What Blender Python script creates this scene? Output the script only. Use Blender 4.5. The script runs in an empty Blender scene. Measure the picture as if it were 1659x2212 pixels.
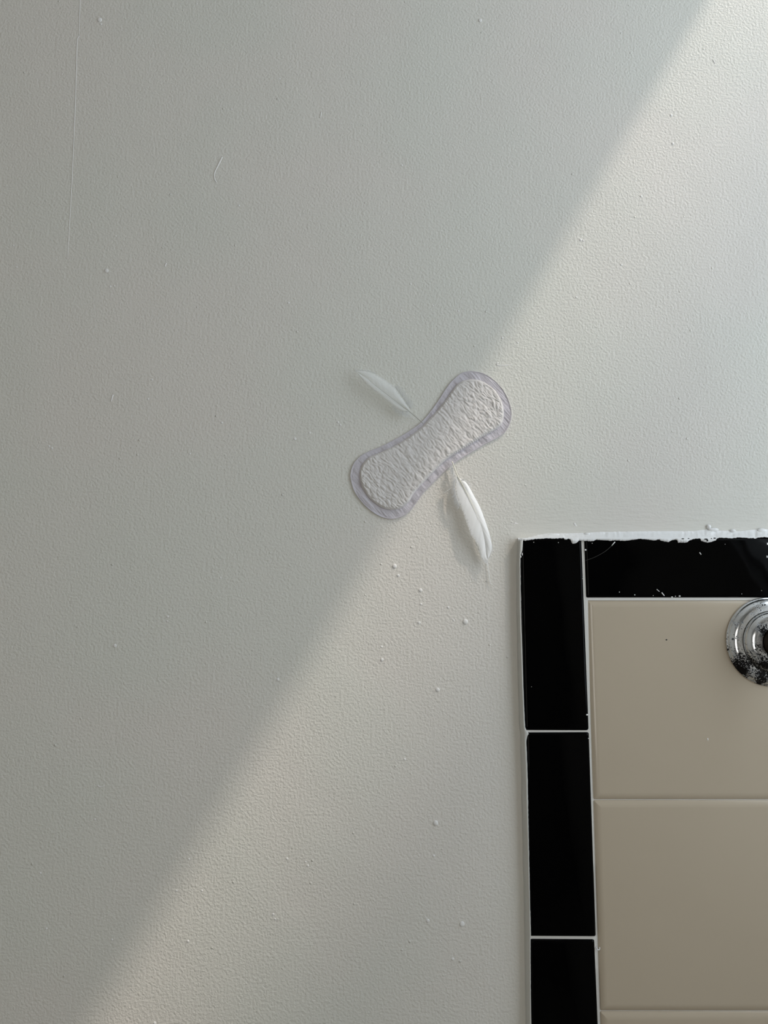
import bpy, bmesh, math, random
import numpy as np
from mathutils import Vector, Matrix, noise

random.seed(7)
S = bpy.context.scene
C = S.collection

# ------------------------------------------------------------------ camera
IMG_W, IMG_H = 1659, 2212
F_PX = 1600.0
PITCH = math.radians(6.6)
DIST, CAM_Z = 0.586, 1.35
cam = bpy.data.cameras.new('camera')
cam.sensor_fit = 'VERTICAL'; cam.sensor_height = 36.0
cam.lens = 36.0 * F_PX / IMG_H
cam.clip_start = 0.01; cam.clip_end = 60
cam_ob = bpy.data.objects.new('camera', cam); C.objects.link(cam_ob)
cam_ob.location = (0, -DIST, CAM_Z)
cam_ob.rotation_euler = (math.pi/2 + PITCH, 0, 0)
S.camera = cam_ob

# ------------------------------------------------------------------ light
S.view_settings.view_transform = 'Standard'
S.view_settings.look = 'None'
S.view_settings.gamma = 1.0
S.view_settings.use_curve_mapping = False
S.view_settings.exposure = 0.0
S.cycles.max_bounces = 8
S.cycles.sample_clamp_indirect = 4.0

world = bpy.data.worlds.new('world'); S.world = world
world.use_nodes = True
bg = world.node_tree.nodes['Background']
bg.inputs['Color'].default_value = (0.75, 0.88, 1.0, 1)
bg.inputs['Strength'].default_value = 0.35

SUN_DIR = Vector((-0.4956, 0.30, -0.826)).normalized()   # hazy sun through the high window on the right
def sun(name, strength, color, angle, d):
    l = bpy.data.lights.new(name, 'SUN'); l.energy = strength; l.color = color; l.angle = math.radians(angle)
    o = bpy.data.objects.new(name, l); C.objects.link(o)
    o.rotation_euler = d.to_track_quat('-Z', 'Y').to_euler()
    o.location = (3, -2, 5)
    return o
sun('sun', 1.8, (1.0, 0.88, 0.77), 1.0, SUN_DIR)

def area(name, loc, target, sx, sy, power, color):
    l = bpy.data.lights.new(name, 'AREA'); l.shape = 'RECTANGLE'; l.size = sx; l.size_y = sy
    l.energy = power; l.color = color
    o = bpy.data.objects.new(name, l); C.objects.link(o)
    o.location = loc
    o.rotation_euler = (Vector(target) - Vector(loc)).to_track_quat('-Z', 'Y').to_euler()
    return o
# room numbers (metres): painted wall is the plane y = 0, camera looks along +y
XR, XL, YF, ZC = 0.63, -1.5, -2.3, 2.75         # right wall, left wall, wall behind camera, ceiling
WT = 0.12                                        # thickness of right wall
WIN = dict(y0=-0.68, y1=-0.10, z0=1.15)          # window opening in right wall
HEAD_OUT = 2.446 + 0.826/0.4956*WT               # head height where the sun ray crosses the outer face
area('window_daylight', (XR+WT*0.9, (WIN['y0']+WIN['y1'])/2, (WIN['z0']+2.44)/2), (-1, (WIN['y0']+WIN['y1'])/2, (WIN['z0']+2.44)/2),
     WIN['y1']-WIN['y0'], 2.44-WIN['z0'], 7.4, (0.80, 0.90, 1.0))
area('side_window_daylight', (-0.36, YF-0.03, 1.25), (-0.36, 0, 1.25), 0.5, 1.0, 7.0, (1.0, 0.95, 0.87))

# ------------------------------------------------------------------ helpers
ST, CT = math.sin(PITCH), math.cos(PITCH)
def P(px, py, d=0.0):
    """point on the plane y = -d (d metres proud of the painted wall) for a measured photo position"""
    u = (px - IMG_W/2)/F_PX; v = -(py - IMG_H/2)/F_PX
    dy = CT - v*ST; t = (DIST - d)/dy
    return Vector((u*t, -d, CAM_Z + t*(ST + v*CT)))

def link(name, me, mat=None, parent=None, smooth=False):
    o = bpy.data.objects.new(name, me); C.objects.link(o)
    if mat: me.materials.append(mat)
    if smooth:
        for p in me.polygons: p.use_smooth = True
    if parent: o.parent = parent
    return o
def mesh(name, verts, faces, mat=None, parent=None, smooth=False):
    me = bpy.data.meshes.new(name)
    me.from_pydata([tuple(v) for v in verts], [], faces); me.update()
    bm = bmesh.new(); bm.from_mesh(me)
    bmesh.ops.recalc_face_normals(bm, faces=bm.faces[:]); bm.to_mesh(me); bm.free()
    return link(name, me, mat, parent, smooth)
def tag(o, label=None, cat=None, kind=None, group=None):
    if label: o['label'] = label
    if cat: o['category'] = cat
    if kind: o['kind'] = kind
    if group: o['group'] = group
    return o
def empty(name, loc=(0,0,0)):
    o = bpy.data.objects.new(name, None); C.objects.link(o); o.location = loc
    o.empty_display_size = 0.02
    return o
def settle(root):
    """keep children where they are although the root stands at its base"""
    inv = Matrix.Translation(root.location).inverted()
    for ch in root.children: ch.matrix_parent_inverse = inv

class MB:
    def __init__(s): s.v = []; s.f = []
    def add(s, v, f):
        n = len(s.v); s.v += [tuple(x) for x in v]; s.f += [tuple(i+n for i in q) for q in f]
    def box(s, x0, x1, y0, y1, z0, z1):
        s.add([(x0,y0,z0),(x1,y0,z0),(x1,y1,z0),(x0,y1,z0),(x0,y0,z1),(x1,y0,z1),(x1,y1,z1),(x0,y1,z1)],
              [(0,3,2,1),(4,5,6,7),(0,1,5,4),(1,2,6,5),(2,3,7,6),(3,0,4,7)])
    def tube(s, pts, r0, r1, n=5):
        pts = [Vector(p) for p in pts]; m = len(pts); vs = []
        for i, p in enumerate(pts):
            t = (pts[min(i+1,m-1)] - pts[max(i-1,0)]).normalized()
            a = t.cross(Vector((0.03,1,0.05))).normalized(); b = t.cross(a)
            r = r0 + (r1-r0)*i/(m-1)
            for k in range(n):
                q = 2*math.pi*k/n; vs.append(p + r*(math.cos(q)*a + math.sin(q)*b))
        fs = [(i*n+k, i*n+(k+1)%n, (i+1)*n+(k+1)%n, (i+1)*n+k) for i in range(m-1) for k in range(n)]
        fs += [tuple(range(n))[::-1], tuple((m-1)*n+k for k in range(n))]
        s.add(vs, fs)
    def dome(s, c, rx, rz, h, n=10, rings=4):
        c = Vector(c); vs = []
        for j in range(rings):
            a = j/rings*math.pi/2
            for k in range(n):
                q = 2*math.pi*k/n
                vs.append(c + Vector((rx*math.cos(a)*math.cos(q), -h*math.sin(a), rz*math.cos(a)*math.sin(q))))
        vs.append(c + Vector((0,-h,0)))
        fs = [(j*n+k, j*n+(k+1)%n, (j+1)*n+(k+1)%n, (j+1)*n+k) for j in range(rings-1) for k in range(n)]
        fs += [((rings-1)*n+k, (rings-1)*n+(k+1)%n, rings*n) for k in range(n)]
        s.add(vs, fs)
    def build(s, name, mat=None, parent=None, smooth=False): return mesh(name, s.v, s.f, mat, parent, smooth)

def catmull(pts, per=8, closed=False):
    pts = [np.array(p, float) for p in pts]; n = len(pts); out = []
    rng = n if closed else n-1
    for i in range(rng):
        if closed: p0,p1,p2,p3 = pts[(i-1)%n],pts[i],pts[(i+1)%n],pts[(i+2)%n]
        else: p0,p1,p2,p3 = pts[max(i-1,0)],pts[i],pts[i+1],pts[min(i+2,n-1)]
        for k in range(per):
            t = k/per
            out.append(0.5*((2*p1)+(-p0+p2)*t+(2*p0-5*p1+4*p2-p3)*t*t+(-p0+3*p1-3*p2+p3)*t**3))
    if not closed: out.append(pts[-1])
    return np.array(out)
def resample(line, n):
    line = np.asarray(line, float)
    d = np.r_[0, np.cumsum(np.linalg.norm(np.diff(line, axis=0), axis=1))]
    s = np.linspace(0, d[-1], n)
    return np.stack([np.interp(s, d, line[:,k]) for k in range(line.shape[1])], 1)
def sstep(x, a, b):
    t = min(max((x-a)/(b-a), 0), 1); return t*t*(3-2*t)

# ------------------------------------------------------------------ materials
def mat(name, color, rough=0.5, metal=0.0, spec=0.5, coat=0.0):
    m = bpy.data.materials.new(name); m.use_nodes = True
    b = m.node_tree.nodes['Principled BSDF']
    b.inputs['Base Color'].default_value = (*color, 1); b.inputs['Roughness'].default_value = rough
    b.inputs['Metallic'].default_value = metal; b.inputs['Specular IOR Level'].default_value = spec
    b.inputs['Coat Weight'].default_value = coat
    return m, m.node_tree, b
def N(nt, typ, **kw):
    n = nt.nodes.new(typ)
    for k, v in kw.items():
        if k in n.inputs: n.inputs[k].default_value = v
        else: setattr(n, k, v)
    return n
def math_n(nt, op, a, b=None, clamp=False):
    n = nt.nodes.new('ShaderNodeMath'); n.operation = op; n.use_clamp = clamp
    for i, x in enumerate((a, b)):
        if x is None: continue
        if isinstance(x, (int, float)): n.inputs[i].default_value = x
        else: nt.links.new(x, n.inputs[i])
    return n.outputs[0]
def ramp_n(nt, x, a, b, lo=0.0, hi=1.0):
    n = nt.nodes.new('ShaderNodeMapRange'); n.interpolation_type = 'SMOOTHSTEP'
    nt.links.new(x, n.inputs['Value'])
    n.inputs['From Min'].default_value = a; n.inputs['From Max'].default_value = b
    n.inputs['To Min'].default_value = lo; n.inputs['To Max'].default_value = hi
    return n.outputs[0]
def noise_n(nt, co, scale, detail=2.0, rough=0.5, sc=None):
    if sc:
        mp = nt.nodes.new('ShaderNodeMapping'); mp.inputs['Scale'].default_value = sc
        nt.links.new(co, mp.inputs['Vector']); co = mp.outputs[0]
    n = nt.nodes.new('ShaderNodeTexNoise'); n.inputs['Scale'].default_value = scale
    n.inputs['Detail'].default_value = detail; n.inputs['Roughness'].default_value = rough
    nt.links.new(co, n.inputs['Vector']); return n.outputs['Fac']
def bump_n(nt, h, dist, strength=1.0, bsdf=None):
    n = nt.nodes.new('ShaderNodeBump'); n.inputs['Strength'].default_value = strength
    n.inputs['Distance'].default_value = dist; nt.links.new(h, n.inputs['Height'])
    if bsdf: nt.links.new(n.outputs[0], bsdf.inputs['Normal'])
    return n

PAINT = (0.70, 0.69, 0.64)
def wall_paint():
    m, nt, b = mat('painted plaster', PAINT, 0.48, spec=0.35)
    co = nt.nodes.new('ShaderNodeTexCoord').outputs['Object']
    sep = nt.nodes.new('ShaderNodeSeparateXYZ'); nt.links.new(co, sep.inputs[0])
    x, z = sep.outputs['X'], sep.outputs['Z']
    stip = noise_n(nt, co, 500, 1.5, 0.5)                       # roller stipple
    stip2 = noise_n(nt, co, 800, 1.0, 0.5)
    hor = noise_n(nt, co, 300, 2.0, 0.5, (0.28, 1, 1.5))        # brush strokes along the tile top
    ver = noise_n(nt, co, 300, 2.0, 0.5, (1.7, 1, 0.12))        # brush strokes beside the tiles
    mh = math_n(nt, 'MULTIPLY', ramp_n(nt, z, 1.47, 1.405), ramp_n(nt, x, 0.07, 0.15))
    mv1 = math_n(nt, 'MULTIPLY', ramp_n(nt, x, -0.02, 0.09), ramp_n(nt, z, 1.42, 1.36))
    mv2 = math_n(nt, 'MULTIPLY', ramp_n(nt, x, 0.02, -0.16), ramp_n(nt, z, 1.42, 1.30))
    mv = math_n(nt, 'MAXIMUM', math_n(nt, 'MULTIPLY', mv1, 0.7), math_n(nt, 'MULTIPLY', mv2, 0.5))
    calm = math_n(nt, 'SUBTRACT', 1.0, math_n(nt, 'MULTIPLY', mh, 0.62))
    near = ramp_n(nt, math_n(nt, 'MULTIPLY', ramp_n(nt, x, 0.098, 0.107), ramp_n(nt, z, 1.42, 1.40)), 0, 1, 1.0, 0.25)
    h = math_n(nt, 'ADD', math_n(nt, 'MULTIPLY', stip, 1.0), math_n(nt, 'MULTIPLY', stip2, 0.22))
    h = math_n(nt, 'MULTIPLY', h, math_n(nt, 'MULTIPLY', calm, near))
    h = math_n(nt, 'ADD', h, math_n(nt, 'MULTIPLY', math_n(nt, 'MULTIPLY', hor, mh), 0.75))
    h = math_n(nt, 'ADD', h, math_n(nt, 'MULTIPLY', math_n(nt, 'MULTIPLY', ver, mv), 0.45))
    # sparse raised grit
    vo = nt.nodes.new('ShaderNodeTexVoronoi'); vo.inputs['Scale'].default_value = 75
    nt.links.new(co, vo.inputs['Vector'])
    wn = nt.nodes.new('ShaderNodeTexWhiteNoise'); nt.links.new(vo.outputs['Color'], wn.inputs['Vector'])
    grit = math_n(nt, 'MULTIPLY', ramp_n(nt, vo.outputs['Distance'], 0.085, 0.02), math_n(nt, 'GREATER_THAN', wn.outputs['Value'], 0.72))
    h = math_n(nt, 'ADD', h, math_n(nt, 'MULTIPLY', grit, 0.8))
    big = noise_n(nt, co, 11, 2.0, 0.5)
    h = math_n(nt, 'ADD', h, math_n(nt, 'MULTIPLY', big, 2.2))
    bump_n(nt, h, 0.00056, 1.0, b)
    # faint tone drift in the paint
    tone = noise_n(nt, co, 5.5, 2.0, 0.5)
    mix = nt.nodes.new('ShaderNodeMix'); mix.data_type = 'RGBA'
    mix.inputs['A'].default_value = (0.724, 0.694, 0.640, 1); mix.inputs['B'].default_value = (0.698, 0.694, 0.634, 1)
    nt.links.new(ramp_n(nt, tone, 0.35, 0.65), mix.inputs['Factor'])
    nt.links.new(mix.outputs['Result'], b.inputs['Base Color'])
    return m
M_WALL = wall_paint()

def plain_paint(name, color, rough=0.5, bscale=500, bdist=0.0002, sc=None):
    m, nt, b = mat(name, color, rough, spec=0.35)
    co = nt.nodes.new('ShaderNodeTexCoord').outputs['Object']
    bump_n(nt, noise_n(nt, co, bscale, 3, 0.55, sc), bdist, 1.0, b)
    return m
M_PAINT = plain_paint('paint bead', (0.78, 0.765, 0.74), 0.42)
M_CAULK = plain_paint('painted caulk', (0.86, 0.86, 0.85), 0.45, 420, 0.0005, (0.25, 1, 1))  # white paint, lightened to carry the light from above on the top caulk
M_CAULK_SHADE = plain_paint('painted caulk shade tone', (0.57, 0.56, 0.52), 0.45, 420, 0.0003, (1, 1, 0.15))  # same caulk paint darkened: shade of the left-facing flank put into the colour
M_GROUT = plain_paint('grout', (0.74, 0.725, 0.685), 0.8, 900, 0.0002)
M_ROOM = plain_paint('room paint', (0.75, 0.74, 0.71), 0.6, 300, 0.0004)
M_CEIL = plain_paint('ceiling paint', (0.88, 0.88, 0.87), 0.6, 300, 0.0004)
M_DARK = plain_paint('grey room paint', (0.40, 0.40, 0.39), 0.7, 300, 0.0004)
M_FLOOR = plain_paint('floor vinyl', (0.5, 0.48, 0.44), 0.6, 60, 0.0004)
M_FRAME = plain_paint('window frame paint', (0.75, 0.75, 0.73), 0.4, 300, 0.0002)

def glaze(name, c1, c2, rough, wav, spec=0.5):
    m, nt, b = mat(name, c1, rough, spec=spec)
    co = nt.nodes.new('ShaderNodeTexCoord').outputs['Object']
    mix = nt.nodes.new('ShaderNodeMix'); mix.data_type = 'RGBA'
    mix.inputs['A'].default_value = (*c1, 1); mix.inputs['B'].default_value = (*c2, 1)
    nt.links.new(noise_n(nt, co, 30, 3), mix.inputs['Factor']); nt.links.new(mix.outputs['Result'], b.inputs['Base Color'])
    bump_n(nt, noise_n(nt, co, 40, 1), wav, 1.0, b)
    return m
M_BLACK = glaze('black glaze', (0.0006, 0.0006, 0.0007), (0.001, 0.001, 0.0012), 0.06, 0.0002, 0.07)
M_CREAM = glaze('beige glaze', (0.515, 0.437, 0.335), (0.525, 0.447, 0.343), 0.16, 0.0002, 0.4)

def chrome():
    m, nt, b = mat('pitted chrome', (0.78, 0.79, 0.80), 0.10, 1.0)
    co = nt.nodes.new('ShaderNodeTexCoord').outputs['Object']
    sep = nt.nodes.new('ShaderNodeSeparateXYZ'); nt.links.new(co, sep.inputs[0])
    fine = noise_n(nt, co, 900, 5, 0.7)
    mid = noise_n(nt, co, 130, 4, 0.65)
    low = ramp_n(nt, sep.outputs['Z'], 0.004, -0.022)           # corrosion sits on the lower half
    lefts = ramp_n(nt, sep.outputs['X'], 0.03, -0.012, 0.3, 1.0)
    patch = noise_n(nt, co, 75, 2, 0.5)
    amt = math_n(nt, 'ADD', math_n(nt, 'MULTIPLY', math_n(nt, 'ADD', math_n(nt, 'MULTIPLY', fine, 0.62), math_n(nt, 'MULTIPLY', mid, 0.38)), 1.0),
                 math_n(nt, 'MULTIPLY', low, 0.12))
    amt = math_n(nt, 'ADD', amt, math_n(nt, 'MULTIPLY', math_n(nt, 'SUBTRACT', patch, 0.5), 0.30))
    rad = math_n(nt, 'SQRT', math_n(nt, 'ADD', math_n(nt, 'MULTIPLY', sep.outputs['X'], sep.outputs['X']), math_n(nt, 'MULTIPLY', sep.outputs['Z'], sep.outputs['Z'])))
    amt = math_n(nt, 'ADD', amt, ramp_n(nt, rad, 0.021, 0.015, 0.0, 0.055))   # and around the stem
    pit = ramp_n(nt, amt, 0.575, 0.605)
    mix = nt.nodes.new('ShaderNodeMix'); mix.data_type = 'RGBA'
    mix.inputs['A'].default_value = (0.78, 0.79, 0.80, 1); mix.inputs['B'].default_value = (0.008, 0.007, 0.007, 1)
    nt.links.new(pit, mix.inputs['Factor']); nt.links.new(mix.outputs['Result'], b.inputs['Base Color'])
    nt.links.new(ramp_n(nt, pit, 0, 1, 0.17, 0.6), b.inputs['Roughness'])
    nt.links.new(math_n(nt, 'SUBTRACT', 1.0, pit), b.inputs['Metallic'])
    b.inputs['Specular IOR Level'].default_value = 0.12
    bump_n(nt, pit, -0.0001, 1.0, b)
    return m
M_CHROME = chrome()
M_STEM, _, _ = mat('dark bronze stem', (0.022, 0.015, 0.011), 0.3, 0.6)

def textile(name, color, scale, dist, sheen=0.2, sc=None, rough=0.75, trans=0.0):
    m, nt, b = mat(name, color, rough, spec=0.25)
    b.inputs['Sheen Weight'].default_value = sheen
    co = nt.nodes.new('ShaderNodeTexCoord').outputs['Object']
    bump_n(nt, noise_n(nt, co, scale, 3, 0.6, sc), dist, 1.0, b)
    return m
M_CORE = textile('nonwoven topsheet', (0.70, 0.67, 0.645), 1500, 0.00028)
M_BACK = textile('lavender border film', (0.575, 0.545, 0.58), 900, 0.0003, 0.1, None, 0.4)

def feather_mat(name, color, alpha, fade=False, trans=0.15):
    m = bpy.data.materials.new(name); m.use_nodes = True; nt = m.node_tree; nt.nodes.clear()
    out = nt.nodes.new('ShaderNodeOutputMaterial')
    d = nt.nodes.new('ShaderNodeBsdfDiffuse'); d.inputs['Color'].default_value = (*color, 1)
    t = nt.nodes.new('ShaderNodeBsdfTranslucent'); t.inputs['Color'].default_value = (*color, 1)
    tr = nt.nodes.new('ShaderNodeBsdfTransparent')
    g = nt.nodes.new('ShaderNodeBsdfGlossy'); g.inputs['Roughness'].default_value = 0.45
    a = nt.nodes.new('ShaderNodeMixShader'); a.inputs[0].default_value = trans
    c = nt.nodes.new('ShaderNodeMixShader'); c.inputs[0].default_value = 0.05
    e = nt.nodes.new('ShaderNodeMixShader'); e.inputs[0].default_value = alpha
    nt.links.new(d.outputs[0], a.inputs[1]); nt.links.new(t.outputs[0], a.inputs[2])
    nt.links.new(a.outputs[0], c.inputs[1]); nt.links.new(g.outputs[0], c.inputs[2])
    nt.links.new(tr.outputs[0], e.inputs[1]); nt.links.new(c.outputs[0], e.inputs[2])
    nt.links.new(e.outputs[0], out.inputs[0])
    if fade:
        uvn = nt.nodes.new('ShaderNodeTexCoord').outputs['UV']; sp = nt.nodes.new('ShaderNodeSeparateXYZ'); nt.links.new(uvn, sp.inputs[0])
        rag = noise_n(nt, uvn, 60, 2, 0.5, (1.0, 0.05, 1))
        lim = math_n(nt, 'ADD', sp.outputs['Y'], math_n(nt, 'MULTIPLY', rag, 0.3))
        nt.links.new(math_n(nt, 'MULTIPLY', ramp_n(nt, lim, 0.92, 1.22, 1.0, 0.3), alpha), e.inputs[0])
    # barb lines follow the vane's own length coordinate
    uv = nt.nodes.new('ShaderNodeTexCoord').outputs['UV']
    w = nt.nodes.new('ShaderNodeTexWave'); w.wave_type = 'BANDS'; w.bands_direction = 'X'
    w.inputs['Scale'].default_value = 26; w.inputs['Distortion'].default_value = 1.5; w.inputs['Detail'].default_value = 2
    nt.links.new(uv, w.inputs['Vector'])
    bn = bump_n(nt, w.outputs['Fac'], 0.00008, 0.2)
    for s in (d, t, g): nt.links.new(bn.outputs[0], s.inputs['Normal'])
    return m
M_VANE_A = feather_mat('thin white vane', (0.90, 0.90, 0.88), 0.50, True)
M_VANE_B = feather_mat('bright white vane', (0.95, 0.95, 0.94), 0.96)
M_VANE_C = feather_mat('bright white trailing vane', (0.94, 0.94, 0.93), 0.92, True)
M_DOWN = feather_mat('white down', (0.98, 0.98, 0.97), 0.8, False, 0.5)
M_DOWN_A = feather_mat('thin white down', (0.98, 0.98, 0.97), 0.55, False, 0.5)
M_QUILL = textile('ivory quill', (0.82, 0.79, 0.68), 900, 0.00005, 0, None, 0.35)
M_QUILL_A = textile('grey ivory quill', (0.50, 0.49, 0.44), 900, 0.00005, 0, None, 0.35)
M_HAIR, _, _ = mat('light hair strand', (0.07, 0.07, 0.065), 0.4)
M_FLECK_D, _, _ = mat('dark speck', (0.02, 0.018, 0.015), 0.6)

# ------------------------------------------------------------------ room shell
w = MB(); w.box(XL-0.1, XR+WT, 0.0, 0.1, 0, ZC)
wall = tag(w.build('wall_back', M_WALL), 'grey white painted plaster wall with roller stipple behind everything', 'wall', 'structure')

w = MB()   # right wall with the high window opening
y0, y1, z0 = WIN['y0'], WIN['y1'], WIN['z0']
w.box(XR, XR+WT, YF, y0, 0, ZC); w.box(XR, XR+WT, y1, 0, 0, ZC)
w.box(XR, XR+WT, y0, y1, 0, z0); w.box(XR, XR+WT, y0, y1, HEAD_OUT, ZC)
tag(w.build('wall_right', M_ROOM), 'painted side wall with the high window, right of the tiles', 'wall', 'structure')
w = MB(); w.box(XL-0.1, XL, YF, 0, 0, ZC)
tag(w.build('wall_left', M_ROOM), 'painted side wall, far left of the scene', 'wall', 'structure')
w = MB()   # wall behind the camera, with a narrow window
fx0, fx1, fz0, fz1 = -0.63, -0.09, 0.72, 1.78
w.box(XL-0.1, fx0, YF-0.1, YF, 0, ZC); w.box(fx1, XR+WT, YF-0.1, YF, 0, ZC)
w.box(fx0, fx1, YF-0.1, YF, 0, fz0); w.box(fx0, fx1, YF-0.1, YF, fz1, ZC)
tag(w.build('wall_front', M_DARK), 'grey wall behind the camera with a narrow window', 'wall', 'structure')
w = MB(); w.box(XL-0.1, XR+WT, YF-0.1, 0.1, ZC, ZC+0.1)
tag(w.build('ceiling', M_CEIL), 'plain painted ceiling above the room', 'ceiling', 'structure')
w = MB(); w.box(XL-0.1, XR+WT, YF-0.1, 0.1, -0.1, 0)
tag(w.build('floor', M_FLOOR), 'dark floor below the tiled wall', 'floor', 'structure')
def window(name, x, a, b, c, d, label):
    r = empty(name, (x, (a+b)/2, c)); tag(r, label, 'window', 'structure')
    q = MB(); t = 0.03
    q.box(x-.02, x+.02, a, a+t, c, d); q.box(x-.02, x+.02, b-t, b, c, d)
    q.box(x-.02, x+.02, a+t, b-t, c, c+t)
    q.build('window_frame', M_FRAME, r); settle(r)
window('window_1', XR+0.05, y0, y1, z0, 2.44, 'high window in the right hand wall')
r_ = empty('window_2', (-0.36, YF-0.05, fz0)); tag(r_, 'narrow window with one glazing bar in the wall behind the camera', 'window', 'structure')
q = MB()
q.box(fx0, fx0+.03, YF-.02, YF-.005, fz0, fz1); q.box(fx1-.03, fx1, YF-.02, YF-.005, fz0, fz1)
q.box(fx0+.03, fx1-.03, YF-.02, YF-.005, fz0, fz0+.03); q.box(fx0+.03, fx1-.03, YF-.02, YF-.005, fz1-.03, fz1)
q.box(fx0+.03, fx1-.03, YF-.02, YF-.005, 1.24, 1.265)
q.build('window_frame', M_FRAME, r_); settle(r_)
# added unseen sun blocker outside the window: its top edge cuts the lower half of the sun off the wall
OX = 3.4
w = MB(); w.box(XR+WT+OX, XR+WT+OX+0.2, -4.0, 1.5, 0, 2.446 + 0.826/0.4956*(WT+OX) - 0.17)
tag(w.build('sun_blocker_wall', M_ROOM), 'added unseen wall outside the window that blocks part of the sun', 'wall', 'structure')

# ------------------------------------------------------------------ paint beads, ridges and fibres on the wall
beads = [(215,43,6.5),(1037,44,5),(230,585,5.5),(852,1223,5.5),(908,1275,4.5),(1005,1343,6.5),(945,1490,5),
         (825,1425,4),(941,1778,6),(998,1996,6),(248,1395,4.5),(1453,310,3.5)]
for px, py, r in beads:
    q = MB(); rr = r*0.9*DIST/F_PX
    q.dome(P(px, py), rr, rr*1.05, rr*0.45, 12, 5)
    q.build('paint_bead', M_PAINT, wall, True)
q = MB()
for px, py, r in [(218,52,2.5),(238,619,2.5),(860,1243,3),(909,1305,2.5),(905,1345,3),(824,1397,2.2),(600,1468,3),(924,1989,3.5),
                  (978,2072,3),(937,1849,2.5),(868,357,2.5),(516,444,2.2),(623,654,2.5),(1450,249,3),(1254,518,3),(637,948,3),
                  (669,935,2.5),(730,912,2.5),(735,918,2.2),(112,968,2.5),(106,964,2.2),(479,913,2.2),(320,862,2),(328,820,2),
                  (362,1332,2.5),(361,1342,2.2),(476,1248,2),(100,2006,2.2),(87,1886,2.2),(408,1856,2.2),(436,1924,2.2),
                  (381,1924,2.2),(406,2033,2.4),(590,1975,2.4),(594,1985,2),(887,614,2),(866,670,2),(990,672,2),(1085,730,2.2),
                  (1118,740,2),(1245,642,2.2),(1385,424,2.6),(1260,520,2),(1342,572,2.2),(980,1340,2),(968,1312,2.4),(874,1640,2.4),
                  (205,1770,2.2),(242,2030,2.2),(334,2210,3),(620,1855,2.5),(665,1870,2.4),(660,1862,2),(36,577,2),(29,530,1.8),
                  (122,562,1.8),(250,510,2),(247,618,1.6),(500,236,1.8),(604,170,1.8),(425,8,1.8),(935,660,1.8),(410,980,2)]:
    rr = r*1.15*DIST/F_PX; q.dome(P(px, py), rr, rr, rr*0.36, 8, 3)
o = q.build('paint_grit', M_PAINT, wall, True); o['kind'] = 'stuff'

def ridge(name, pts, rpx, mat_=M_PAINT, parent=wall, d=0.0, flat=0.1, label=None):
    line = resample(catmull(pts, 6), max(6, len(pts)*5)); q = MB(); r = rpx*DIST/F_PX
    q.tube([P(x, y, d + r*flat) for x, y in line], r, r*0.8, 6)
    o = q.build(name, mat_, parent, True)
    if label: o['label'] = label
    return o
ridge('seam_ridge', [(174,-30),(172,30),(171,76)], 1.3, flat=-0.35)
ridge('seam_ridge', [(171,78),(167,84),(164,180),(160,290),(155,400),(151,470),(146,556)], 1.3, flat=-0.35)
ridge('painted_fibre', [(480,340),(469,362),(463,376),(464,388),(468,394)], 2.4, flat=-0.4)
ridge('painted_fibre', [(244,853),(240,868)], 2.4, flat=-0.4)
ridge('painted_fibre', [(359,569),(356,577)], 2.4, flat=-0.4)
ridge('painted_fibre', [(694,243),(692,255)], 1.8, flat=-0.4)
ridge('painted_fibre', [(211,1697),(218,1700),(226,1696)], 1.6, flat=-0.4)
ridge('painted_fibre', [(1076,783),(1072,788),(1086,790),(1106,788)], 2.6, flat=-0.7)
ridge('painted_fibre', [(1540,130),(1544,138)], 2.2, flat=-0.4)
ridge('paint_run', [(1109,1131),(1121,1136),(1136,1144),(1148,1151),(1157,1160)], 7, flat=-0.86)
ridge('paint_run', [(1243,1027),(1246,1017),(1253,1015),(1260,1022),(1262,1034)], 8, flat=-0.87)
ridge('paint_run', [(1222,1024),(1228,1018),(1236,1022)], 7, flat=-0.87)
ridge('paint_run', [(1239,1130),(1246,1139),(1256,1139)], 4.5, flat=-0.8)

# ------------------------------------------------------------------ tiles
def tile(name, quad, d, r, e, drop, mat_, parent, seg=5, power=2.0, world=False):
    """glazed tile from its four measured corners (TL TR BR BL): rounded corners, pillowed edge"""
    Q = [np.array(q) for q in quad] if world else [np.array((v.x, v.z)) for v in (P(x, y, d) for x, y in quad)]
    def ring(ins):
        out = []
        for i in range(4):
            p, a, b = Q[i], Q[i-1], Q[(i+1)%4]
            da = (a-p)/np.linalg.norm(a-p); db = (b-p)/np.linalg.norm(b-p)
            c = p + (da+db)*ins; rr = max(r-ins*0.6, 0.0002)
            for k in range(seg+1):
                t = k/seg; s = (1-t)**2; m = t*t
                out.append(c + da*rr*s + db*rr*m)
        return out
    prof = [(e, 0.0)] + [(e*(1-t), drop*t**power) for t in (0.25, 0.5, 0.72, 0.88, 1.0)]
    vs, fs = [], []
    n = 4*(seg+1)
    for ins, dr in prof:
        for c in ring(ins): vs.append((c[0], -(d-dr), c[1]))
    for c in ring(0): vs.append((c[0], -0.0005, c[1]))
    L = len(prof)+1
    fs.append(tuple(range(n)))
    for j in range(L-1):
        for k in range(n): fs.append((j*n+k, j*n+(k+1)%n, (j+1)*n+(k+1)%n, (j+1)*n+k))
    fs.append(tuple((L-1)*n+k for k in range(n))[::-1])
    return mesh(name, vs, fs, mat_, parent, True)

DB, DC = 0.0062, 0.0056
trim = empty('trim_1', P(1190, 1165, 0)); tag(trim, 'black glazed tile border with painted caulk edge framing the beige tiles', 'tile border', 'structure')
low = empty('wall_tiled', P(1290, 2184, 0)); tag(low, 'field of glossy beige square wall tiles inside the black border', 'tiled wall', 'structure')
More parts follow.
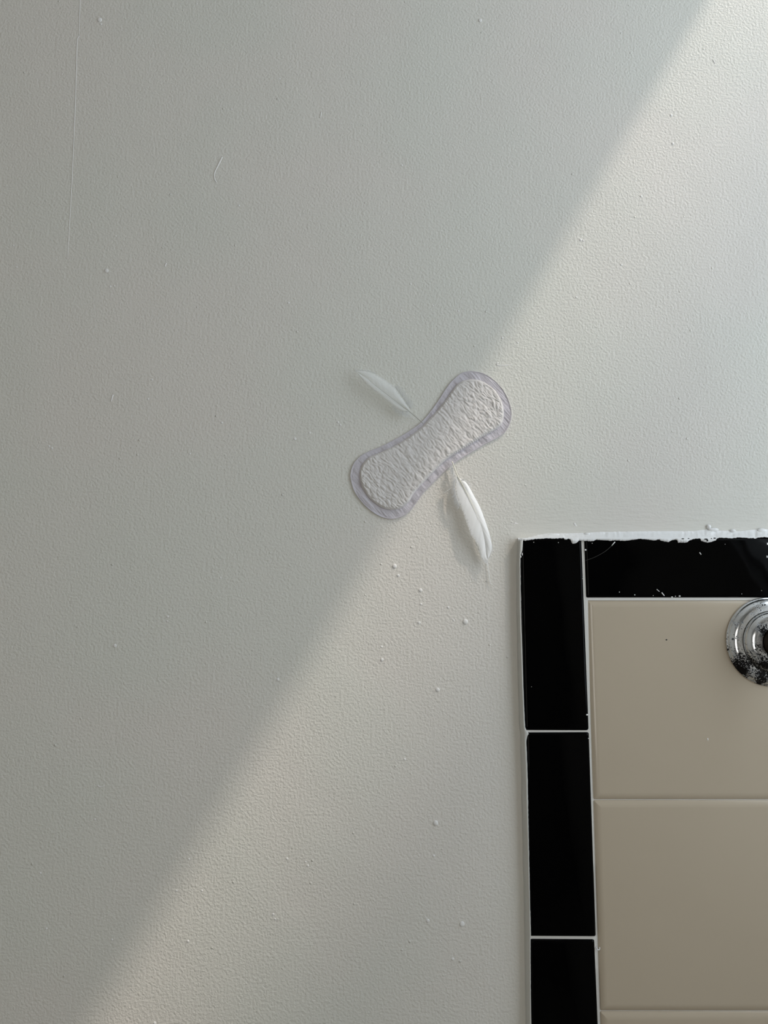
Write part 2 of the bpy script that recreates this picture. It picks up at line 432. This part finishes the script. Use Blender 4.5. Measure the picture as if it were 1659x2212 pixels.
# grout beds
def bed(name, quad, d, parent, m):
    a = [P(x, y, d) for x, y in quad]; b = [Vector((v.x, 0.0, v.z)) for v in a]
    mesh(name, a+b, [(0,1,2,3),(7,6,5,4),(0,4,5,1),(1,5,6,2),(2,6,7,3),(3,7,4,0)], m, parent)
bed('grout', [(1126,1166),(2560,1164),(2560,1297),(1126,1297)], 0.0048, trim, M_GROUT)
bed('grout', [(1126,1296),(1270,1296),(1330,4200),(1186,4200)], 0.0047, trim, M_GROUT)
bed('grout', [(1262,1294),(2540,1294),(2750,4200),(1340,4200)], 0.0036, low, M_GROUT)
# black border tiles: the column, then the row
col = [[(1123.5,1163),(1257,1162),(1273,1578.5),(1133.5,1578)],
       [(1135.5,1582.5),(1273.2,1582),(1288.3,2024.8),(1145.5,2024)],
       [(1145.5,2029.5),(1285,2030.5),(1304,2490),(1153,2489)]]
for k, qd in enumerate(col): tile('border_tile', qd, DB, 0.0016 if k else 0.0022, 0.0022, 0.0016, M_BLACK, trim)
row = [[(1262.5,1163),(1698,1161),(1698,1291),(1267,1291)], [(1703,1161),(2135,1160),(2135,1291),(1703,1291)]]
for qd in row: tile('border_tile', qd, DB, 0.0012, 0.0020, 0.0015, M_BLACK, trim)
# beige field tiles
ys = [(1296.5,1727.5),(1729.5,2184.8),(2186.8,2668)]
xl = [(1268.5,1283.5),(1283.5,1298.0),(1298.0,1313.0)]
for (ya, yb), (xa, xb) in zip(ys, xl):
    for c in range(2):
        wpx = 434 if ya < 1400 else (455 if ya < 2000 else 478)
        wpb = 455 if ya < 1400 else (478 if ya < 2000 else 503)
        if c == 0: qd = [(xa,ya),(1690 if ya<1400 else xa+wpx-6,ya),(xb+wpb-20,yb),(xb,yb)]
        else: qd = [(xa+wpx+4,ya),(xa+2*wpx-8,ya),(xb+2*wpb-30,yb),(xb+wpb-12,yb)]
        tile('field_tile', qd, DC, 0.0012, 0.0052, 0.0016, M_CREAM, low)

# the tiling runs on to the corner beside the window and further down
for ya, yb in ys:
    za, zb = P(1700, ya, DC).z, P(1700, yb, DC).z; xa = P(2145 if ya < 1400 else (2190 if ya < 2000 else 2262), ya, DC).x
    tile('field_tile', [(xa,za),(XR-.002,za),(XR-.002,zb),(xa+.002,zb)], DC, 0.0012, 0.0052, 0.0016, M_CREAM, low, world=True)
zt = P(1700, 2670, DC).z; x0_ = P(1313, 2668, DC).x
for rw in range(5):
    for c in range(3):
        xa = x0_ + c*0.1535 + rw*0.0002; xb = min(xa+0.1528, XR-.002)
        tile('field_tile', [(xa,zt-rw*.1535),(xb,zt-rw*.1535),(xb,zt-rw*.1535-.1528),(xa,zt-rw*.1535-.1528)], DC, 0.0012, 0.0052, 0.0016, M_CREAM, low, world=True)
    xa = P(1153, 2489, DB).x
    tile('border_tile', [(xa,P(1153,2495,DB).z-rw*.154),(xa+.0495,P(1153,2495,DB).z-rw*.154),(xa+.0495,P(1153,2495,DB).z-rw*.154-.1525),(xa,P(1153,2495,DB).z-rw*.154-.1525)], DB, 0.0016, 0.0022, 0.0016, M_BLACK, trim, world=True)
zr0, zr1 = P(2138, 1160, DB).z, P(2138, 1291, DB).z
tile('border_tile', [(P(2140,1160,DB).x,zr0),(XR-.002,zr0),(XR-.002,zr1),(P(2140,1291,DB).x,zr1)], DB, 0.0012, 0.0020, 0.0015, M_BLACK, trim, world=True)
# painted caulk over the tile edge, with the ragged paint line lying on the glaze
def caulk(name, st, mat_, parent, bulge, horizontal=True, jit=0.0):
    """st: (wall px, wall py, lip px, lip py, ragged px, ragged py)"""
    vs, fs = [], []; K = 6
    for i, (ax, ay, bx, by, cx, cy) in enumerate(st):
        for k in range(K):
            t = k/(K-1); d = (DB+0.0002)*(t**bulge)
            x = ax+(bx-ax)*t; y = ay+(by-ay)*t
            n = noise.noise(Vector((x*0.12, y*0.12, 3.0)))*jit*math.sin(math.pi*t)
            vs.append(P(x, y, max(d + n, 0.0)))
        vs.append(P(cx, cy, DB+0.00025)); vs.append(P(cx, cy, DB-0.0014))
    m = K+2
    for i in range(len(st)-1):
        for k in range(m-1): fs.append((i*m+k, i*m+k+1, (i+1)*m+k+1, (i+1)*m+k))
    return mesh(name, vs, fs, mat_, parent, True)
def ragged_px(list_, ox, oy, s): return [(ox+x/s, oy+y/s) for x, y in list_]
rag = ragged_px([(200,320),(245,315),(300,300),(340,300),(460,293),(560,295),(650,290),(665,305),(685,308),(705,293),(735,310),(745,345),(765,360),(800,350),(835,318)], 1100, 1110, 5.53)
rag += ragged_px([(900,322),(960,325),(1010,325),(1025,312),(1070,310),(1100,318),(1160,315),(1200,322),(1260,318),(1330,320),(1400,322),(1460,310),(1520,306)], 1100, 1110, 5.53)
rag += ragged_px([(0,320),(60,325),(110,330),(170,340),(220,340),(250,328),(290,345),(350,360),(390,360),(430,335),(480,330),(500,345),(495,372),(520,365),(560,368),(610,370),(650,345),(700,325),(760,315),(790,320),(800,345),(840,360),(890,370),(940,358),(990,340),(1005,315),(1030,308),(1100,310),(1200,315),(1300,302),(1400,312),(1470,310),(1490,320),(1530,305),(1600,300),(1659,305)], 1380, 1110, 5.946)
rag += [(1700,1162),(1740,1164),(1800,1160),(1900,1163),(2560,1162)]
wl = [(1119,1163.5),(1136,1162),(1160,1156),(1185,1152),(1230,1152),(1262,1151),(1300,1149),(1400,1147.5),(1500,1147.5),(1522,1144),(1532,1141),(1545,1146),(1600,1147.5),(1640,1143),(2560,1146)]
def wall_line(x): return float(np.interp(x, [p[0] for p in wl], [p[1] for p in wl]))
rx = np.array([p[0] for p in rag]); ry = np.array([p[1] for p in rag])
st = []
for x in list(np.arange(1119, 1700, 1.1)) + list(np.arange(1700, 2560, 12)):
    yr = float(np.interp(x, rx, ry)) if x > rx[0] else 1167.5
    yr += 1.0*noise.noise(Vector((x*0.33, 1.7, 0))) + 0.9*noise.noise(Vector((x*0.83, 5.7, 0))) 
    yl = min(1162.0, float(np.interp(x, rx, ry))-1.6)
    st.append((x, wall_line(x) + 0.8*noise.noise(Vector((x*0.2, 9, 0))), x, yl, x, max(yr, yl+0.5)))
caulk('caulk_top', st, M_CAULK, trim, 1.5, True, 0.0006)['label'] = 'white painted caulk along top edge of black tiles'
lx = [(1163,1120.0,1121.5,1130),(1172,1119.5,1121.5,1129.6),(1182,1119.2,1121.5,1129.0),(1190,1119,1121.5,1128.2),(1196,1119,1121.5,1125.4),
      (1199,1118.6,1121.6,1124.2),(1203,1118.4,1121.6,1126.8),(1206,1118.2,1121.6,1124.0),(1320,1118.0,1122.4,1125.2),(1480,1121.5,1127.5,1130.2),
      (1572,1124,1131,1134.4),(1577,1125,1131.5,1137),(1584,1126,1133,1143),(1588,1126,1133,1139.5),(1600,1126,1133,1137),(1680,1128,1136,1139.8),(1760,1129.5,1138,1141.2),
      (1950,1134,1143,1145),(2020,1135,1144,1147),(2030,1135,1144,1146),(2212,1138,1144.5,1147),(2600,1148,1155,1158)]
st = []
for y in list(np.arange(1163, 1215, 1.6)) + list(np.arange(1215, 2230, 5.0)) + [2300, 2400, 2500, 2600]:
    a, b, c = (float(np.interp(y, [p[0] for p in lx], [p[k] for p in lx])) for k in (1,2,3))
    c += 0.55*noise.noise(Vector((y*0.21, 4.2, 0)))
    a += 0.9*noise.noise(Vector((y*0.02, 8.2, 0)))
    st.append((a-2.5, y, b, y, max(c, b+0.3), y))
caulk('caulk_side', st, M_CAULK_SHADE, trim, 0.6, False, 0.0004)['label'] = 'painted caulk darkened as shade down left edge of black tiles'
# lumps of filler on the caulk
for px, py, rx_, rz_ in [(1531,1138,5,5),(1541,1144,12,4),(1583,1146,6,3),(1645,1146,10,5),(1196,1156,14,3.5),(1222,1157,6,3),(1268,1153,7,2.5)]:
    q = MB(); s_ = DIST/F_PX; q.dome(P(px, py, 0.0006), rx_*s_, rz_*s_, 0.0014, 12, 4); q.build('filler_lump', M_CAULK, trim, True)
# paint specks on the glaze
q = MB()
for px, py, rx_, rz_ in [(1337.8,1279,1.5,1.6),(1371,1285,1.7,1.7),(1264.8,1187.8,2.4,2.2),(1468,1287.6,2.8,1.9),
                         (1451.5,1289.6,2.4,1.5),(1657.5,1174.7,2.2,4),(1656.7,1202.5,2.0,4.2),(1602,1283,1.1,1.1),(1645,1275.7,1.0,1.0),
                         (1411,1286.6,1.1,1.1),(1566,1175.6,0.9,0.9),(1279,1173.6,1.3,1.3),(1153,1171.5,1.0,1.6),(1206,1172,1.0,1.6),(1259,1246,1.0,1.0),(1258.6,1250,1.3,1.0),
                         (1268,1544,3.0,2.2),(1271,1595,1.2,1.2),(1148,1483.5,0.9,0.9),(1459,1288,1.3,1.3),(1128,1197,1.4,4)]:
    s_ = DIST/F_PX; q.dome(P(px, py, DB-0.0002), rx_*s_*0.85, rz_*s_*0.85, 0.0004, 7, 2)
for a_, b_, r_ in [((1418.5,1273),(1424.5,1278),0.9),((1429,1280),(1435,1287),1.5),((1511,1193.5),(1514.5,1198),1.3)]:
    q.tube([P(*a_, DB), P((a_[0]+b_[0])/2, (a_[1]+b_[1])/2, DB), P(*b_, DB)], r_*s_, r_*s_*0.7, 5)
o = q.build('paint_speck', M_CAULK, trim, True); o['kind'] = 'stuff'
q = MB(); s_ = DIST/F_PX
q.dome(P(1528.6,1597,DC-0.0001), 1.6*s_, 3*s_, 0.0005, 7, 2); q.build('paint_chip', M_CAULK, low, True)
q = MB(); q.dome(P(1439.6,1382,DC-0.0001), 2.3*s_, 1.6*s_, 0.0004, 8, 2); q.build('dark_speck', M_FLECK_D, low, True)
ridge('paint_curl', [(1288,2046),(1290.5,2051),(1294,2051.5),(1295.5,2048.5),(1294.8,2046.5)], 1.3, M_CAULK, trim, 0.0057)
q = MB()   # bare spots where the glaze shows through the ragged paint
for px, py, rx_, rz_ in [(1475,1163.8,3.2,1.0),(1487.5,1163.4,2.2,0.8),(1525,1164.6,4.5,1.3),(1528,1167.5,2.2,2.0),(1537,1163.4,1.5,0.9),(1544,1162.6,3.2,1.1)]:
    q.dome(P(px, py, DB+0.0003), rx_*s_, rz_*s_, 0.00008, 7, 2)
o = q.build('bare_spot', M_BLACK, trim, True); o['kind'] = 'stuff'
# hair stuck on the black row tile
hp = resample(catmull([(1264.5,1211),(1286,1203),(1308,1190.5),(1321.5,1178.7)], 8), 24)
q = MB(); q.tube([P(x, y, DB+0.00012) for x, y in hp], 0.00011, 0.00013, 5)
hr = q.build('hair', M_HAIR, None, True)
tag(hr, 'thin curved pale hair stuck on black tile near its corner', 'hair')
q = MB(); q.tube([P(x, y, DB+0.0002) for x, y in [(1321.5,1178.7),(1324.5,1174.8),(1328.5,1170.6)]], 0.00032, 0.00040, 6)
o = q.build('painted_end', M_CAULK, hr, True); o['label'] = 'thicker end of the hair coated in white paint'

# ------------------------------------------------------------------ chrome flange
fc = P(1662, 1386, DC)
fl = empty('chrome_flange', fc); tag(fl, 'round stepped chrome flange with black pitting, screwed onto beige tile', 'flange')
def lathe(prof, seg=96):
    vs, fs = [], []
    for r, h in prof:
        for k in range(seg):
            a = 2*math.pi*k/seg; vs.append((r*math.cos(a), -h, r*math.sin(a)))
    for j in range(len(prof)-1):
        for k in range(seg): fs.append((j*seg+k, j*seg+(k+1)%seg, (j+1)*seg+(k+1)%seg, (j+1)*seg+k))
    return vs, fs
mm = 0.001
def spl(p): return [tuple(x) for x in catmull(p, 5)]
v, f = lathe([(33.2*mm,0),(33.9*mm,0.2*mm),(34.0*mm,1.0*mm),(33.5*mm,1.7*mm)] + spl([(32.9*mm,1.9*mm),(31.9*mm,3.6*mm),(30.2*mm,5.3*mm),(28.2*mm,6.2*mm),(26.2*mm,6.5*mm),(23.9*mm,6.6*mm)]))
o = mesh('backplate', v, f, M_CHROME, None, True); o.parent = fl
v, f = lathe([(23.7*mm,5.5*mm)] + spl([(23.4*mm,7.6*mm),(22.6*mm,10.0*mm),(20.8*mm,12.3*mm),(18.2*mm,13.6*mm),(15.0*mm,14.1*mm),(12.3*mm,14.2*mm)]) + [(11.9*mm,12*mm)])
o = mesh('collar', v, f, M_CHROME, None, True); o.parent = fl
v, f = lathe([(11.6*mm,10*mm),(11.6*mm,15.6*mm),(11.2*mm,16.4*mm),(10.2*mm,16.8*mm),(10.2*mm,42*mm),(9.6*mm,42.8*mm),(0.4*mm,43*mm)])
o = mesh('stem', v, f, M_STEM, None, True); o.parent = fl; o['label'] = 'dark bronze stem in the middle of the flange'

# ------------------------------------------------------------------ panty liner
Z1 = 3.95
def crop(l): return [(720+x/Z1, 760+y/Z1) for x, y in l]
outer = crop([(1180,165),(1270,180),(1350,225),(1430,300),(1490,400),(1520,510),(1510,600),(1470,680),(1400,735),(1300,785),(1200,845),(1100,905),(1020,960),(930,1040),(850,1120),(770,1200),(720,1270),(660,1350),(600,1398),(520,1425),(430,1415),(340,1370),(250,1290),(180,1190),(148,1080),(150,1020),(175,950),(230,890),(300,850),(400,810),(500,760),(600,705),(700,640),(760,590),(820,520),(900,410),(950,330),(1010,250),(1080,190),(1130,170)])
inner = crop([(1185,235),(1262,248),(1340,292),(1400,352),(1440,430),(1455,520),(1440,610),(1380,665),(1280,720),(1150,800),(1020,880),(950,932),(860,1020),(780,1105),(720,1170),(680,1220),(640,1285),(570,1335),(490,1345),(400,1320),(310,1250),(250,1160),(225,1060),(240,980),(300,905),(400,860),(520,805),(640,730),(740,655),(800,595),(880,510),(960,410),(1040,300),(1090,257),(1130,242)])
def outline(pts): 
    l = catmull(pts, 8, True); w3 = [P(x, y, 0.001) for x, y in l]
    return np.array([(p.x, p.z) for p in w3])
OUT, INN = outline(outer), outline(inner)
cen = OUT.mean(0); ax = np.linalg.svd(OUT-cen)[2][0]
if ax[0] < 0: ax = -ax
ay_ = np.array((-ax[1], ax[0]))
def loc(p): return np.stack([(p-cen)@ax, (p-cen)@ay_], 1)
def profile(line, us):
    L = loc(line); n = len(L)
    lo, hi = np.full(len(us), 1e9), np.full(len(us), -1e9)
    for i in range(n):
        a, b = L[i], L[(i+1)%n]
        if abs(a[0]-b[0]) < 1e-12: continue
        t = (us-a[0])/(b[0]-a[0]); ok = (t >= 0) & (t <= 1); w_ = a[1]+t*(b[1]-a[1])
        lo = np.where(ok, np.minimum(lo, w_), lo); hi = np.where(ok, np.maximum(hi, w_), hi)
    return lo, hi
def pad_grid(line, nu, nw, height, base):
    L = loc(line); u0, u1 = L[:,0].min(), L[:,0].max()
    t = np.linspace(0, 1, nu); s_ = 0.5-0.5*np.cos(np.pi*t); us = u0 + (u1-u0)*(0.0008+0.9984*(0.35*t+0.65*s_))
    lo, hi = profile(line, us)
    wt = 0.5-0.5*np.cos(np.pi*np.linspace(0, 1, nw)); wt = 0.5*np.linspace(0,1,nw)+0.5*wt
    U = np.repeat(us[:,None], nw, 1); W = lo[:,None] + (hi-lo)[:,None]*wt[None]
    pts = np.stack([U.ravel(), W.ravel()], 1)
    ed = np.empty(len(pts))
    for i in range(0, len(pts), 4000):
        c = pts[i:i+4000]; ed[i:i+4000] = np.sqrt(((c[:,None]-L[None])**2).sum(2)).min(1)
    H = height(pts[:,0], pts[:,1], ed)
    xz = cen + pts[:,:1]*ax + pts[:,1:]*ay_
    vs = [(a, -h, b) for (a, b), h in zip(xz, H)]
    fs = [(i*nw+j, i*nw+j+1, (i+1)*nw+j+1, (i+1)*nw+j) for i in range(nu-1) for j in range(nw-1)]
    rim = [j for j in range(nw)] + [i*nw+nw-1 for i in range(1, nu)] + [(nu-1)*nw+j for j in range(nw-2, -1, -1)] + [i*nw for i in range(nu-2, 0, -1)]
    n0 = len(vs)
    for r_ in rim: vs.append((vs[r_][0], -base, vs[r_][2]))
    m = len(rim)
    fs += [(rim[k], rim[(k+1)%m], n0+(k+1)%m, n0+k) for k in range(m)]
    return vs, fs
def back_h(u, w_, e):
    out = np.empty(len(u))
    for i in range(len(u)):
        n1 = noise.noise(Vector((u[i]*800, w_[i]*110, 1.0))); n2 = noise.noise(Vector((u[i]*150, w_[i]*110, 5.0)))
        rim = math.exp(-(e[i]/0.0006)**2)
        amp = sstep(e[i], 0.0004, 0.002)
        out[i] = 0.0008 + 0.00036*n1*amp + 0.0007*n2*amp + 0.0004*rim
    return out
def core_h(u, w_, e):
    out = np.empty(len(u))
    for i in range(len(u)):
        a, b = u[i], w_[i]
        wob = noise.noise(Vector((a*140, b*140, 2.2)))*0.0026
        puff = noise.voronoi(Vector(((a+wob)*300, (b+wob)*210, 0.3)))[0]
        cell = min((puff[1]-puff[0])*2.0, 1.0)
        n1 = 1-2.2*abs(noise.noise(Vector(((a+wob*0.6)*420, b*95, 7.0))))
        n3 = noise.noise(Vector(((a+wob*0.4)*900, b*190, 9.0)))
        n2 = noise.noise(Vector((a*210, b*75, 4.0)))
        mid = sstep(abs(a), 0.060, 0.028)
        wr = (0.25+0.6*mid)*n1*0.00026 + n2*0.00022 + n3*0.00032
        crease = 0
        for c0, wd, dp in ((0.0265, 0.0010, 0.00045), (-0.0235, 0.0011, 0.0005), (0.012, 0.0008, 0.0002)):
            crease += dp*math.exp(-(((a-c0) + 0.002*noise.noise(Vector((b*90, c0*99, 0))))/wd)**2)
        dome = sstep(e[i], 0.0, 0.0016)
        out[i] = 0.0013 + 0.0011*dome + ((0.00052-0.0002*mid)*(cell-0.5) + wr - 0.5*crease)*sstep(e[i], 0.0002, 0.0018)
    return out
def hard_skirt(o):
    me = o.data
    for p in me.polygons:
        if abs(p.normal.y) < 0.25: p.use_smooth = False
    me.update()
pad = empty('panty_liner', (cen[0], 0, cen[1])); tag(pad, 'white quilted panty liner with lavender border stuck diagonally on painted wall', 'panty liner')
v, f = pad_grid(OUT, 260, 64, back_h, 0.0)
o = mesh('border_film', v, f, M_BACK, pad, True); hard_skirt(o); o['label'] = 'flat lavender grey border film with fine crinkles'
v, f = pad_grid(INN, 340, 130, core_h, 0.0003)
o = mesh('absorbent_core', v, f, M_CORE, pad, True); hard_skirt(o); o['label'] = 'puffy white embossed core'
settle(pad)

# ------------------------------------------------------------------ feathers
def to_px(l, ox, oy, s): return [(ox+x/s, oy+y/s) for x, y in l]
def vane(name, shaft, edge, lift_s, lift_e, mat_, parent, n=70, m=14, curl=0.0, fray=0.6):
    A = resample(catmull(shaft, 8), n); B = resample(catmull(edge, 8), n)
    vs, fs, uv = [], [], []
    for i in range(n):
        t = i/(n-1)
        for j in range(m):
            s_ = j/(m-1); fr = fray*noise.noise(Vector((i*0.9, j*0.02, 3)))*s_
            x = A[i,0]+(B[i,0]-A[i,0])*s_ + fr; y = A[i,1]+(B[i,1]-A[i,1])*s_ + fr
            d = lift_s(t)+(lift_e(t)-lift_s(t))*s_ + curl*math.sin(math.pi*s_)
            d += 0.00012*noise.noise(Vector((i*0.5 - s_*6, 0.3, 1)))
            vs.append(P(x, y, d)); uv.append((t, s_))
    fs = [(i*m+j, i*m+j+1, (i+1)*m+j+1, (i+1)*m+j) for i in range(n-1) for j in range(m-1)]
    o = mesh(name, vs, fs, mat_, parent, True)
    L = o.data.uv_layers.new(name='UVMap')
    for lp in o.data.loops: L.data[lp.index].uv = uv[lp.vertex_index]
    return o
def strands(name, roots, parent, mat_, r=0.00005, seed=1):
    """roots: list of (polyline px, depth0, depth1)"""
    q = MB()
    for pts, d0, d1 in roots:
        l = resample(catmull(pts, 5), 9)
        q.tube([P(x, y, d0+(d1-d0)*k/8) for k, (x, y) in enumerate(l)], r, r*0.5, 3)
    o = q.build(name, mat_, parent, True); o['kind'] = 'stuff'; return o
rnd = random.Random(11)
def fringe(line, ang0, ang1, len0, len1, count, d, spread=18, bend=25):
    """fine barbs leaving a measured edge line, angles in degrees on the picture plane"""
    l = resample(catmull(line, 8), 200); out = []
    for k in range(count):
        t = rnd.random(); p = l[int(t*199)]
        a = math.radians(ang0+(ang1-ang0)*t + rnd.gauss(0, spread)); b = a + math.radians(rnd.gauss(0, bend))
        L = (len0+(len1-len0)*t)*rnd.uniform(0.4, 1.15)
        m1 = p + 0.5*L*np.array((math.cos(a), math.sin(a))); m2 = m1 + 0.5*L*np.array((math.cos(b), math.sin(b)))
        out.append(([tuple(p), tuple(m1), tuple(m2)], d, d+rnd.uniform(-0.0005, 0.0012)))
    return out

# upper left feather
s1 = 8.295
sh1 = to_px([(1190,985),(1030,860),(800,685),(600,530),(480,430),(235,260)], 740, 770, s1)
up1 = to_px([(1200,955),(1150,860),(1080,750),(1000,640),(920,530),(840,475),(760,410),(650,340),(520,280),(400,255),(235,258)], 740, 770, s1)
lo1 = to_px([(1180,990),(1050,970),(950,915),(850,835),(700,715),(560,605),(430,495),(330,385),(235,262)], 740, 770, s1)
f1 = empty('feather', P(912, 915, 0.003)); tag(f1, 'thin translucent grey white feather at upper left edge of panty liner', 'feather')
l1 = lambda t: 0.0034+0.0040*math.sin(t*math.pi*0.62)
vane('vane', sh1, up1, l1, lambda t: l1(t)-0.0022*math.sin(math.pi*t), M_VANE_A, f1, curl=0.0010)
vane('vane', sh1, lo1, l1, lambda t: l1(t)+0.0010*math.sin(math.pi*t), M_VANE_A, f1, curl=0.0008)
q = MB(); shp = resample(catmull(to_px([(1445,1195),(1350,1115),(1190,980),(1030,860),(800,685),(600,530),(480,430)], 740, 770, s1), 6), 40)
q.tube([P(x, y, 0.0032 + 0.0053*math.sin(max(0,(k/39-0.2))/0.8*math.pi*0.55)) for k, (x, y) in enumerate(shp)], 0.00036, 0.00012, 6)
q.build('quill', M_QUILL_A, f1, True)
strands('down', fringe(to_px([(1220,950),(1150,850),(1080,740),(1000,630),(930,540)], 740, 770, s1), -70, -40, 16, 11, 260, 0.004)
        + fringe(to_px([(1190,985),(1120,985),(1000,960),(900,880)], 740, 770, s1), 75, 110, 16, 7, 150, 0.004)
        + fringe(to_px([(600,310),(400,255),(240,258)], 740, 770, s1), -120, -150, 5, 5, 120, 0.006, 12), f1, M_DOWN_A, 0.00007)
settle(f1)
# lower right feather
s2 = 7.133
sh2 = to_px([(400,420),(455,490),(540,640),(640,840),(720,1020),(790,1220),(835,1420),(855,1600),(880,1680)], 930, 970, s2)
ri2 = to_px([(440,445),(530,495),(600,590),(680,740),(760,890),(830,1070),(890,1250),(930,1400),(948,1540),(912,1650),(885,1690)], 930, 970, s2)
le2 = to_px([(385,450),(380,560),(410,760),(470,900),(520,1040),(570,1180),(620,1320),(690,1420),(750,1540),(780,1660),(830,1730),(875,1765)], 930, 970, s2)
f2 = empty('feather', P(978, 1000, 0.003)); tag(f2, 'bright white feather hanging below lower right edge of panty liner', 'feather')
l2 = lambda t: 0.0032+0.0038*math.sin(min(t*1.25, 1)*math.pi*0.5) - 0.003*sstep(t, 0.6, 1)
vane('vane', sh2, ri2, l2, lambda t: l2(t)-0.0013*math.sin(math.pi*min(1,t+.12)), M_VANE_B, f2, curl=0.0006)
vane('vane', sh2, le2, l2, lambda t: l2(t)+0.0005*math.sin(math.pi*min(1,t+.1)), M_VANE_C, f2, curl=0.0004, fray=1.0)
q = MB(); shp = resample(catmull(to_px([(333,190),(347,228),(400,370),(455,485),(540,640),(640,840),(720,1020),(760,1130)], 930, 970, s2), 6), 50)
q.tube([P(x, y, 0.0030 + 0.0003 + (l2((k/49-0.17)/0.83*0.62)-0.003 if k/49 > 0.17 else 0.0005*k/49)) for k, (x, y) in enumerate(shp)], 0.00050, 0.00005, 7)
q.build('quill', M_QUILL, f2, True)
tw = [(to_px(l, 930, 970, s2), a, b) for l, a, b in [([(330,590),(260,640),(195,688)],.005,.008),([(335,585),(275,632),(190,680)],.005,.008),([(470,475),(520,468),(552,448)],.005,.007),
      ([(500,490),(575,510),(628,582)],.005,.007),([(490,480),(560,500),(612,545)],.005,.007),([(370,600),(380,620),(400,652)],.005,.007),([(410,790),(390,840),(345,885)],.006,.007),
      ([(400,420),(385,455),(345,468)],.004,.006),([(350,300),(318,380),(322,450)],.003,.004),([(345,290),(360,360),(395,430)],.003,.004),([(420,430),(470,470),(540,470)],.005,.006)]]
o = strands('down_tuft', tw, f2, M_DOWN, 0.00014)
strands('down', fringe(to_px([(390,450),(375,560),(400,720),(450,870)], 930, 970, s2), 150, 112, 13, 14, 380, 0.0055, 22)
        + fringe(to_px([(470,480),(540,500),(610,590)], 930, 970, s2), -25, 45, 8, 6, 70, 0.0055, 20)
        + fringe(to_px([(930,1420),(948,1540),(905,1660)], 930, 970, s2), 50, 70, 6, 8, 40, 0.0045, 14)
        + fringe(to_px([(690,1420),(750,1540),(790,1660),(870,1750)], 930, 970, s2), 95, 75, 6, 9, 140, 0.0045, 14)
        + fringe(to_px([(345,240),(340,330),(370,420)], 930, 970, s2), 120, 100, 12, 12, 140, 0.0036, 24), f2, M_DOWN, 0.00008)
settle(f2)
# loose strand below its tip
q = MB(); l = resample(catmull(to_px([(905,1640),(882,1740),(888,1850),(908,1980),(920,2060),(948,2092)], 930, 970, s2), 8), 30)
q.tube([P(x, y, 0.0012) for x, y in l], 0.00022, 0.00024, 5)
tag(q.build('fibre', M_DOWN, None, True), 'single fine white fibre on the wall below the bright feather tip', 'fibre')
settle(trim); settle(low)
